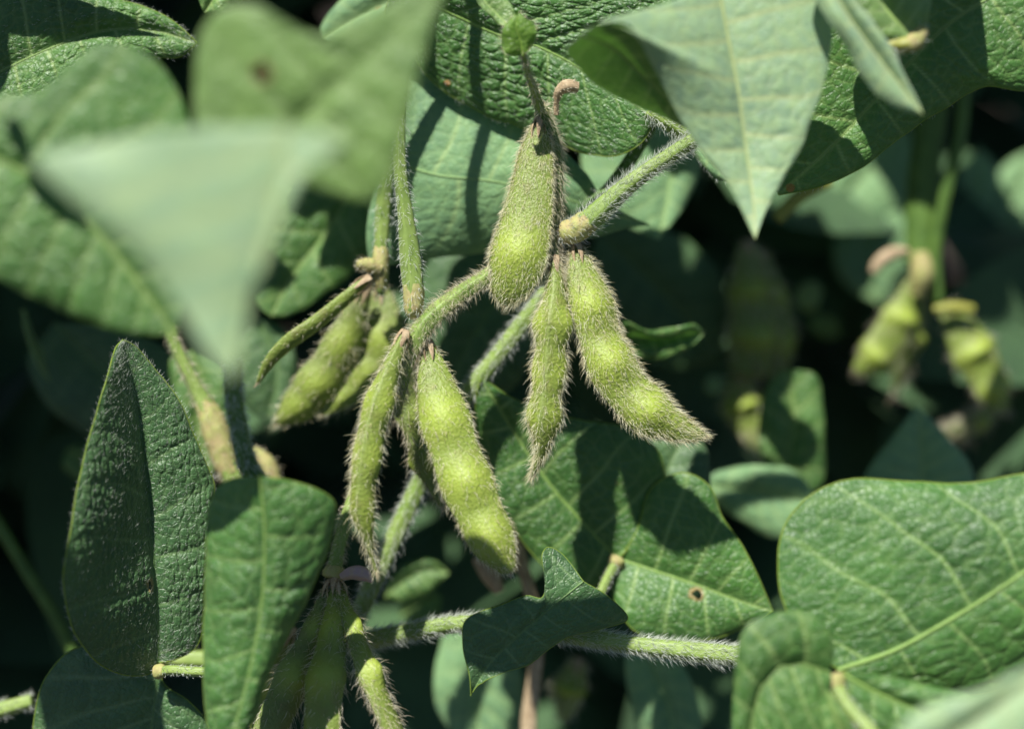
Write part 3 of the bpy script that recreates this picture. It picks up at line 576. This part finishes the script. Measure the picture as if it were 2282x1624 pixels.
pod('blurred bright yellow-green pod tip hanging below a dark pod, right of the front cluster',
    [(1645, 835, 9.3), (1655, 900, 9.3), (1682, 960, 9.3), (1712, 1018, 9.3)], [20, 42, 30, 8], 0.6, 0.2, (0.35,), 200, hl=0.22, hr=0.012)
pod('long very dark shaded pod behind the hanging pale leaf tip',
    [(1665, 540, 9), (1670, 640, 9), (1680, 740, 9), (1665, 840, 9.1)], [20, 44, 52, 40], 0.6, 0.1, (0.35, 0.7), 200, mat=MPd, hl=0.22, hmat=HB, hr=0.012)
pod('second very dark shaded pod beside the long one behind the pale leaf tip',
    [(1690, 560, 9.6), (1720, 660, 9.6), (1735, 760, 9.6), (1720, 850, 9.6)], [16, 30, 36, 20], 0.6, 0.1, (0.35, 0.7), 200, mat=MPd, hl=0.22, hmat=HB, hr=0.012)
pod('blurred bright green pod low at the bottom edge near the centre',
    [(1290, 1470, 7), (1270, 1530, 7), (1255, 1600, 7)], [14, 34, 12], 0.7, 0.1, (0.5,), 150, hl=0.2, hr=0.012)

# ------------------------------------------------------------------ stems and petioles
stem('brown hairy upright stalk carrying the front pod cluster',
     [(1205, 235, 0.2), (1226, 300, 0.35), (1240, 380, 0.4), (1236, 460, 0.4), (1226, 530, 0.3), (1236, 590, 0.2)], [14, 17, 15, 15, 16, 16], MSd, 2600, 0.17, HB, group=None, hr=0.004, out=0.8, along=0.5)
stem('thin pale stalk holding the small bud leaf above the pods',
     [(1163, 110, -1.4), (1176, 160, -1.0), (1192, 205, -0.4), (1206, 250, 0.0)], [6, 8, 9, 12], MS, 500, 0.11, HB)
stem('short stalk with a withered tan flower stub bent to the right',
     [(1240, 258, 0.1), (1240, 228, 0.0), (1246, 204, -0.1), (1264, 192, -0.15), (1290, 196, -0.1)], [6, 6, 10, 15, 11], MB, 260, 0.06, HB, ribs=0.03, name='flower_stub', cat='flower stub')
stem('thick hairy petiole rising to the right from the front node',
     [(1245, 520, 0.3), (1285, 512, 0.2), (1330, 475, 0.1), (1400, 412, 0), (1470, 362, -0.1), (1560, 305, -0.3), (1640, 270, -0.5)], [22, 26, 22, 18, 17, 16, 16], MS, 2600, 0.16, HW, nodes=((0.08, 0.09, 1.18),), hr=0.0045)
stem('dark smooth petiole crossing behind the thick hairy petiole',
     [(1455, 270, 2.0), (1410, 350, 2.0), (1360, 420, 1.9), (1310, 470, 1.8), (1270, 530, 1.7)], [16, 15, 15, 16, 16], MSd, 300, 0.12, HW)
stem('hairy whitish petiole end beside the long pale leaf',
     [(1440, 250, 0.3), (1480, 270, 0.3), (1520, 295, 0.4), (1560, 320, 0.4)], [10, 16, 18, 14], MS, 600, 0.14, HW)
stem('straight bright green petiole descending to the left node',
     [(980, -420, -0.9), (950, -180, -0.8), (905, 120, -0.6), (892, 260, -0.5), (893, 380, -0.4), (905, 480, -0.3), (916, 580, -0.2), (922, 660, -0.2), (918, 712, -0.2)], [12, 12, 12, 12, 12, 13, 14, 17, 24, 20], MS, 1900, 0.13, HW, nodes=((0.965, 0.035, 1.06),), hr=0.005)
stem('hairy branch running from behind the plump pod down to the left node',
     [(1130, 590, 0.3), (1085, 618, 0.2), (1010, 668, 0), (950, 722, -0.2), (912, 790, -0.2), (893, 870, -0.1), (885, 930, 0)], [18, 18, 20, 23, 20, 15, 6], MS, 3400, 0.17, HB, along=0.15, hr=0.004)
stem('blurred pale petiole dropping to the tan left-hand node',
     [(1020, -260, 0.6), (930, 20, 0.9), (880, 240, 1.3), (858, 430, 1.8), (852, 520, 1.9), (848, 600, 1.9), (850, 660, 2.0)], [10, 12, 15, 18, 12], MS, 700, 0.13, HW, nodes=((0.93, 0.05, 1.35),), hr=0.007)
stem('short tan bract stub sticking left from the tan left-hand node',
     [(850, 600, 1.8), (820, 590, 1.7), (795, 588, 1.6)], [14, 16, 8], MT, 150, 0.1, HB, name='bract', cat='bract', ribs=0.02)
stem('long bright green stem running diagonally behind both pod clusters',
     [(1230, 640, 2.2), (1170, 715, 2.2), (1100, 805, 2.2), (1040, 880, 2.2), (985, 980, 2.3), (930, 1090, 2.4), (860, 1240, 2.4), (785, 1400, 2.4)], [18, 18, 18, 20, 20, 20, 20, 20], MS, 2600, 0.15, HW, hr=0.0065)
stem('long horizontal hairy stem crossing the bottom centre, ending behind the rounded leaflet',
     [(800, 1430, 1.6), (900, 1410, 1.3), (1030, 1388, 1.0), (1150, 1392, 0.7), (1280, 1415, 0.4), (1420, 1437, 0.1), (1540, 1450, -0.1), (1700, 1465, -0.3)], [22, 20, 19, 19, 20, 20, 22, 22], MS, 5200, 0.15, HW, hr=0.0045, along=0.6)
stem('short bright green stalk dropping to the node above the bottom pods',
     [(800, 1080, 1.4), (775, 1150, 1.2), (755, 1220, 1.1), (742, 1290, 1.0)], [14, 15, 15, 18], MS, 400, 0.12, HB, nodes=((0.95, 0.09, 1.5),))
stem('small dried pinkish petal beside the node above the bottom pods',
     [(760, 1285, 0.6), (785, 1275, 0.5), (810, 1278, 0.5), (832, 1296, 0.5)], [8, 14, 15, 4], MPK, 0, ribs=0.12, name='petal', cat='petal')
stem('dark upright stem curving between the nearest leaf tip and the front blurred leaf',
     [(520, 800, -1.8), (522, 880, -1.8), (535, 960, -1.7), (553, 1035, -1.6), (600, 1110, -1.6)], [20, 19, 19, 20, 20], MSd, 1300, 0.13, HW, hr=0.006)
stem('blurred bright green stem with a tan swollen joint left of the dark upright stem',
     [(370, 715, 2.8), (400, 790, 2.8), (440, 870, 2.8), (475, 940, 2.8), (500, 1020, 2.8), (540, 1110, 2.8)], [13, 14, 18, 26, 26, 22], MS, 500, 0.15, HB, nodes=((0.66, 0.2, 1.15),), hr=0.008)
stem('tan blurred stub right of the dark upright stem',
     [(560, 1000, 3.5), (590, 1030, 3.5), (615, 1080, 3.5)], [10, 22, 16], MT, 150, 0.12, HB, name='bract', cat='bract', ribs=0.02)
stem('thin yellow-green petiole joining the tall leaf at the lower left',
     [(345, 1497, 0.5), (380, 1492, 0.3), (430, 1495, 0.2), (480, 1497, 0.2), (600, 1500, 0.6)], [11, 11, 11, 11, 11], MS, 500, 0.07, HW, nodes=((0.05, 0.06, 1.5),))
stem('yellow-green blurred stem segment just above the thin petiole at the lower left',
     [(340, 1462, 3.0), (400, 1468, 3.0), (480, 1470, 3.0), (560, 1480, 3.0)], [16, 20, 22, 20], MS, 0)
stem('blurred green stem descending at the far left edge',
     [(-40, 1110, 6), (10, 1190, 6), (70, 1290, 6), (120, 1370, 6), (170, 1470, 6)], [13, 13, 13, 13, 12], MSd, 0)
stem('short blurred green stem poking in at the bottom of the left edge',
     [(-60, 1590, 2.6), (0, 1580, 2.6), (75, 1560, 2.6)], [18, 18, 16], MS, 200, 0.12, HW, hr=0.008)
stem('yellow-green petiole leaving the lower right leaf junction towards the bottom',
     [(1855, 1505, -3.3), (1880, 1560, -3.6), (1930, 1620, -4), (2000, 1710, -4.4)], [18, 17, 18, 18], MS, 500, 0.08, HW, nodes=((0.03, 0.1, 1.5),))
stem('tan joint and petiole beside the small top right leaf',
     [(1900, 95, -2.4), (1970, 100, -2.5), (2035, 95, -2.6), (2062, 60, -2.7)], [14, 16, 17, 12], MSy, 200, 0.1, HW, nodes=((0.82, 0.14, 1.3),), hr=0.007)
stem('thin pale petiole below the pale leaf junction at the centre bottom',
     [(1378, 1245, 2.5), (1355, 1285, 2.2), (1335, 1330, 1.9), (1310, 1400, 1.6)], [12, 10, 10, 10], MS, 300, 0.08, HW, nodes=((0.04, 0.08, 1.7),))
stem('blurred greyish stem standing behind the broad yellow-green pod',
     [(1150, 1180, 4), (1165, 1260, 4), (1185, 1330, 4), (1200, 1450, 4.5)], [12, 14, 14, 14], MB, 0)
stem('tan blurred pod stub below the broad yellow-green pod',
     [(1060, 1240, 4), (1090, 1275, 4), (1115, 1320, 4)], [12, 22, 12], MB, 0, name='bract', cat='bract', ribs=0.02)
# far right background stems
stem('thick dark blurred stem standing in the right background',
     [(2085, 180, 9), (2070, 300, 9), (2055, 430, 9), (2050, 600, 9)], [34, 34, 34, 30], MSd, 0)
stem('greyish brown blurred stem right of the thick dark one in the right background',
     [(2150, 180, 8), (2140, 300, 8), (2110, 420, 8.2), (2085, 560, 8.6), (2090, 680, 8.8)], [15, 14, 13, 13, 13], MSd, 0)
stem('yellow blurred stem end under the big shaded leaf, right of the pale leaf tip',
     [(1850, 400, 6), (1780, 440, 6), (1730, 490, 6)], [16, 16, 14], MSy, 0)
stem('tan bract at the top of the far right pods',
     [(2025, 560, 8.6), (1990, 565, 8.5), (1955, 590, 8.5), (1945, 610, 8.5)], [8, 14, 15, 8], MB, 0, name='bract', cat='bract', ribs=0.02)
stem('pale tan joint where the far right pods hang',
     [(2050, 560, 8.4), (2055, 610, 8.4), (2045, 660, 8.6)], [18, 26, 16], MT, 0, name='joint_stub', cat='stem', ribs=0.02)
stem('short yellowish stub above the far right edge pod',
     [(2080, 690, 8.0), (2120, 685, 8.0), (2170, 690, 8.1)], [9, 13, 11], MSy, 0, name='bract', cat='bract', ribs=0.02)
stem('dim brown stem upright at the bottom edge below the ragged dark leaf',
     [(1200, 1440, 5), (1190, 1520, 5), (1180, 1600, 5), (1180, 1700, 5)], [14, 16, 18, 18], MB, 0)

# ------------------------------------------------------------------ named background leaves
BG = dict(nt=50, ns=20, q=0.04, rib=0.04)
leaf('folded blurred leaf with a lit upper edge, right of the curved three-seeded pod',
     [(1380, 750, 4), (1440, 752, 4), (1500, 748, 4), (1570, 742, 4)], [(1400, 795), (1470, 800), (1530, 780)], [(1395, 715, 3.4), (1460, 735, 3.5), (1540, 718, 3.7)], 'mid', **BG)
leaf('blurred green leaf at the centre right with a pale midrib, under the bright pod tip',
     [(1560, 1080, 6), (1640, 1090, 6), (1730, 1105, 6), (1830, 1120, 6)], [(1600, 1050), (1690, 1035), (1770, 1050)], [(1620, 1140), (1700, 1190), (1760, 1200)], 'dull', **BG)
leaf('blurred upright leaf above the one with the pale midrib, centre right',
     [(1740, 1110, 6.6), (1755, 1020, 6.6), (1770, 930, 6.6), (1750, 820, 6.6)], [(1710, 1060), (1690, 960), (1710, 860)], [(1828, 1080), (1835, 960), (1820, 840)], 'mid', **BG)
leaf('blurred triangular leaf pointing up, behind the top edge of the biggest lower right leaf',
     [(2060, 1180, 6), (2055, 1080, 6), (2050, 990, 6), (2045, 900, 6)], [(1960, 1160), (1920, 1080), (1985, 980)], [(2150, 1160), (2170, 1060), (2110, 970)], 'dull', **BG)
leaf('blurred pale green leaf under the big shaded leaf in the right background',
     [(2020, 280, 13), (1960, 350, 13), (1900, 420, 13), (1850, 480, 13)], [(1900, 320), (1850, 400), (1840, 450)], [(2050, 400), (2000, 480), (1920, 520)], 'dull', **BG)
leaf('blurred leaf left of the far right pods, below the pale one',
     [(1990, 440, 13), (1940, 520, 13), (1920, 600, 13), (1960, 680, 13)], [(1880, 480), (1855, 570), (1890, 640)], [(2040, 500), (2030, 590), (2020, 660)], 'dull', **BG)
leaf('blurred small leaf catching light near the right edge above the far pods',
     [(2180, 330, 14), (2170, 400, 14), (2160, 480, 14)], [(2140, 380), (2130, 440)], [(2225, 380), (2210, 460)], 'dull', **BG)
leaf('blurred leaf at the right edge beside the small lit one',
     [(2320, 320, 15), (2280, 400, 15), (2240, 490, 15), (2190, 520, 15)], [(2230, 380), (2200, 460)], [(2330, 420), (2290, 520)], 'dull', **BG)
leaf('blurred leaf at the right edge level with the far right pods',
     [(2330, 560, 15), (2290, 640, 15), (2230, 680, 15), (2180, 690, 15)], [(2260, 570), (2200, 650)], [(2320, 660), (2250, 720)], 'mid', **BG)
leaf('blurred wide leaf below the horizontal stem, left of the ragged dark leaf tip',
     [(1100, 1380, 6), (1080, 1460, 6), (1070, 1550, 6), (1060, 1700, 6)], [(1000, 1400), (970, 1480), (975, 1580)], [(1140, 1440), (1165, 1530), (1160, 1640)], 'dull', **BG)
leaf('blurred pale leaf strip below the horizontal stem, left of the rounded leaflet',
     [(1430, 1430, 5.4), (1460, 1500, 5.4), (1490, 1570, 5.4), (1510, 1690, 5.4)], [(1395, 1450), (1400, 1540), (1430, 1640)], [(1500, 1460), (1550, 1540), (1560, 1640)], 'dull', **BG)
leaf('small blurred green leaf behind the diagonal stem at the lower centre left',
     [(860, 1330, 6), (900, 1290, 6), (950, 1265, 6), (1000, 1275, 6)], [(870, 1290), (920, 1250), (970, 1250)], [(900, 1340), (960, 1320)], 'mid', **BG)
leaf('round blurred leaf spot right of the small one at the lower centre left',
     [(890, 1370, 7), (930, 1345, 7), (985, 1330, 7)], [(900, 1330), (950, 1310)], [(920, 1385), (975, 1370)], 'mid', **BG)
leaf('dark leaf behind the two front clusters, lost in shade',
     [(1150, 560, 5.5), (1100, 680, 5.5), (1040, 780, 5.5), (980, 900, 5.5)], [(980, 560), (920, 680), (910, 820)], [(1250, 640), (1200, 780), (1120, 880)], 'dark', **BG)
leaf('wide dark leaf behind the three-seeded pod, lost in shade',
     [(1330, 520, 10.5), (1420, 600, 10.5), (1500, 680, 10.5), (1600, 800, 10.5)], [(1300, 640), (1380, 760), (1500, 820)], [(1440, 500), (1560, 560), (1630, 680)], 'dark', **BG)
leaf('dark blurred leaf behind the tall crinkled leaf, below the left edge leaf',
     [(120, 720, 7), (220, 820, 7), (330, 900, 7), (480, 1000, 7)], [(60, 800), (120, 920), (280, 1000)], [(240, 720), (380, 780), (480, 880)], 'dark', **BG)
leaf('dim green leaf blotch at the left below the dark blurred leaf',
     [(150, 1000, 8), (200, 1030, 8), (260, 1060, 8)], [(140, 1040), (200, 1080)], [(190, 990), (250, 1010)], 'mid', **BG)
leaf('thin blurred vein-like leaf strip lit in the dark left side',
     [(50, 690, 6), (70, 740, 6), (90, 790, 6), (110, 850, 6)], [(55, 740), (82, 810)], [(68, 730), (100, 800)], 'light', **BG)
leaf('blurred green leaf between the dark upright stem and the left pods',
     [(560, 700, 5.5), (600, 760, 5.5), (620, 830, 5.5), (600, 930, 5.5)], [(500, 760), (520, 850), (560, 920)], [(640, 740), (660, 830), (640, 900)], 'dark', **BG)
leaf('blurred leaf below the tan-jointed stem, between the crinkled leaf and the left pods',
     [(430, 780, 5), (450, 860, 5), (440, 940, 5), (470, 1060, 5)], [(380, 800), (390, 900), (420, 1000)], [(500, 820), (520, 900), (510, 1000)], 'mid', **BG)

leaf('small round blurred yellow-green leaf spot in the dark, left of the far right pods',
     [(1770, 665, 11), (1800, 655, 11), (1835, 650, 11)], [(1790, 690), (1820, 685)], [(1785, 635), (1815, 625)], 'light', **BG)
leaf('small blurred green leaf spot in the dark, just below the yellow-green one',
     [(1810, 700, 11.5), (1845, 720, 11.5), (1870, 750, 11.5)], [(1805, 730), (1840, 755)], [(1840, 700), (1870, 720)], 'mid', **BG)
leaf('tiny blurred pale leaf spot in the dark beside the bright pod tip',
     [(1570, 860, 9), (1590, 852, 9), (1615, 855, 9)], [(1580, 875), (1600, 875)], [(1580, 840), (1600, 838)], 'dull', **BG)
# ------------------------------------------------------------------ mass of deeper foliage
def leafmesh(c, ax, nrm, Ln, Wd, fold):
    nt, ns = 9, 3; t = np.linspace(0, 1, nt); s = np.linspace(-1, 1, 2 * ns + 1); Tt, Ss = np.meshgrid(t, s, indexing='ij')
    w = Wd * np.sin(math.pi * Tt ** 0.75) ** 0.8 * (1 - 0.3 * Tt); side = np.cross(nrm, ax)
    z = fold * np.abs(Ss) * w - Ln * 0.25 * Tt ** 2 + 0.01 * Wd * np.sin(9 * Tt)
    return c + Tt[..., None] * Ln * ax + (Ss * w)[..., None] * side + z[..., None] * nrm
def foliage(name, label, items, mat):
    V = []; Fs = []; k = 0; f = grid_faces(9, 7)
    for it in items:
        v = leafmesh(*it).reshape(-1, 3); V.append(v); Fs.append(f + k); k += len(v)
    V = np.concatenate(V); o = mesh_obj(name, V, np.concatenate(Fs), mat, None, (0, 0, 0), {'vein': np.zeros(len(V))})
    o['label'] = label; o['category'] = 'foliage'; o['kind'] = 'stuff'; return o
items = []
for i in range(1500):
    d = rng.uniform(14, 75) if i > 700 else rng.uniform(12.5, 24); half = 0.30 * (D + d * CM) + 0.10
    x, y = rng.uniform(-1, 1) * half * 1.25, rng.uniform(-1.0, 1.0) * half
    p = CAM + F * (D + d * CM) + RR * x + U * y
    if p[2] < 0.04: continue
    nr = norm(np.array([rng.normal(0, .5), rng.normal(-.2, .5), 1.0])); ax = norm(np.cross(nr, rng.normal(0, 1, 3)))
    items.append((p, ax, nr, rng.uniform(.05, .10), rng.uniform(.018, .032), rng.uniform(-.2, .3)))
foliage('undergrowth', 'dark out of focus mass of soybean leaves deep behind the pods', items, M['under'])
# unseen leaves added outside the frame, placed to block sun from its depths
def cam_xyz(p):
    v = p - CAM; return np.array([v @ RR, v @ U, v @ F])
def inside(c, m=0.0):
    h = c[2] / D * FRAME_W / 2; return c[2] > 0.02 and abs(c[0]) < h + m and abs(c[1]) < h * 0.7115 + m
items = []; tries = 0
LIT = [(1800, 660, 11), (1590, 857, 9), (1560, 1000, 7), (1668, 940, 9.3), (1980, 740, 9), (2180, 800, 8.5), (1930, 810, 9), (2225, 890, 8.5), (2035, 660, 9), (2130, 710, 8.5), (1700, 1080, 6), (2050, 1030, 6), (1930, 400, 13), (1920, 590, 13), (2230, 420, 14), (1070, 1500, 6), (1480, 1560, 5.4)]
LITP = [P(*q) for q in LIT]
while tries < 9000 and len(items) < 1300:
    tries += 1; d = rng.uniform(7.5, 60); z = D + d * CM; h = z / D * FRAME_W / 2
    tgt = CAM + F * z + RR * rng.uniform(-1.15, 1.15) * h + U * rng.uniform(-0.8, 0.85) * h
    if any(np.linalg.norm((q - tgt) - S * ((q - tgt) @ S)) < (0.075 if i_ == 3 else 0.056) for i_, q in enumerate(LITP)): continue
    size = rng.uniform(0.05, 0.08); place = None
    for dist in np.arange(0.04, 0.9, 0.01):
        c = cam_xyz(tgt + S * dist)
        if not inside(c, 0.05):
            place = dist; break
    if place is None: continue
    ok = True
    for dist in np.arange(0, place, 0.01):
        c = cam_xyz(tgt + S * dist)
        if inside(c, 0.02) and c[2] < D + 0.055: ok = False; break
    if not ok: continue
    p = tgt + S * place; nr = norm(S + rng.normal(0, 0.3, 3)); ax = norm(np.cross(nr, rng.normal(0, 1, 3)))
    items.append((p - ax * size * 0.5, ax, nr, size, size * 0.36, 0.1))
def caster(x1, y1, x2, y2, d, dist, w):  # adds an unseen leaf sunward of a strip to cast shade on it
    a = P(x1, y1, d) + S * dist; b = P(x2, y2, d) + S * dist; L_ = np.linalg.norm(b - a); ax = (b - a) / L_; nr = norm(S - ax * (S @ ax))
    items.append((a, ax, nr, L_, w, 0.1))
caster(2090, 380, 2070, -260, -0.8, 0.056, 0.0125)
caster(-150, 62, 410, 74, 0.9, 0.05, 0.0035); caster(-150, 25, 170, 20, 0.9, 0.055, 0.006); caster(70, 410, 250, 560, -6, 0.05, 0.0028); caster(40, 300, 110, 450, -6, 0.05, 0.0018)
[caster(x_, 872, x_ + 5, 300, 9.0, 0.20, 0.02) for x_ in (1630, 1690, 1750)]
caster(720, 270, 690, 530, 5.0, 0.09, 0.0095); caster(900, 380, 690, 650, 5.0, 0.09, 0.0075); caster(1300, 560, 1600, 720, 10.5, 0.2, 0.035); caster(120, 700, 520, 1060, 7, 0.2, 0.04); caster(-60, 860, 300, 1160, 8, 0.2, 0.035); caster(110, 1500, -40, 1080, 6, 0.2, 0.02); caster(2075, 150, 2050, 640, 9, 0.16, 0.02)
caster(60, 1440, 460, 1700, 1.0, 0.19, 0.02)
foliage('shade_leaves', 'unseen leaves added outside the frame to shade the background and chosen spots', items, M['under'])
print('shade_leaves', len(items), tries)
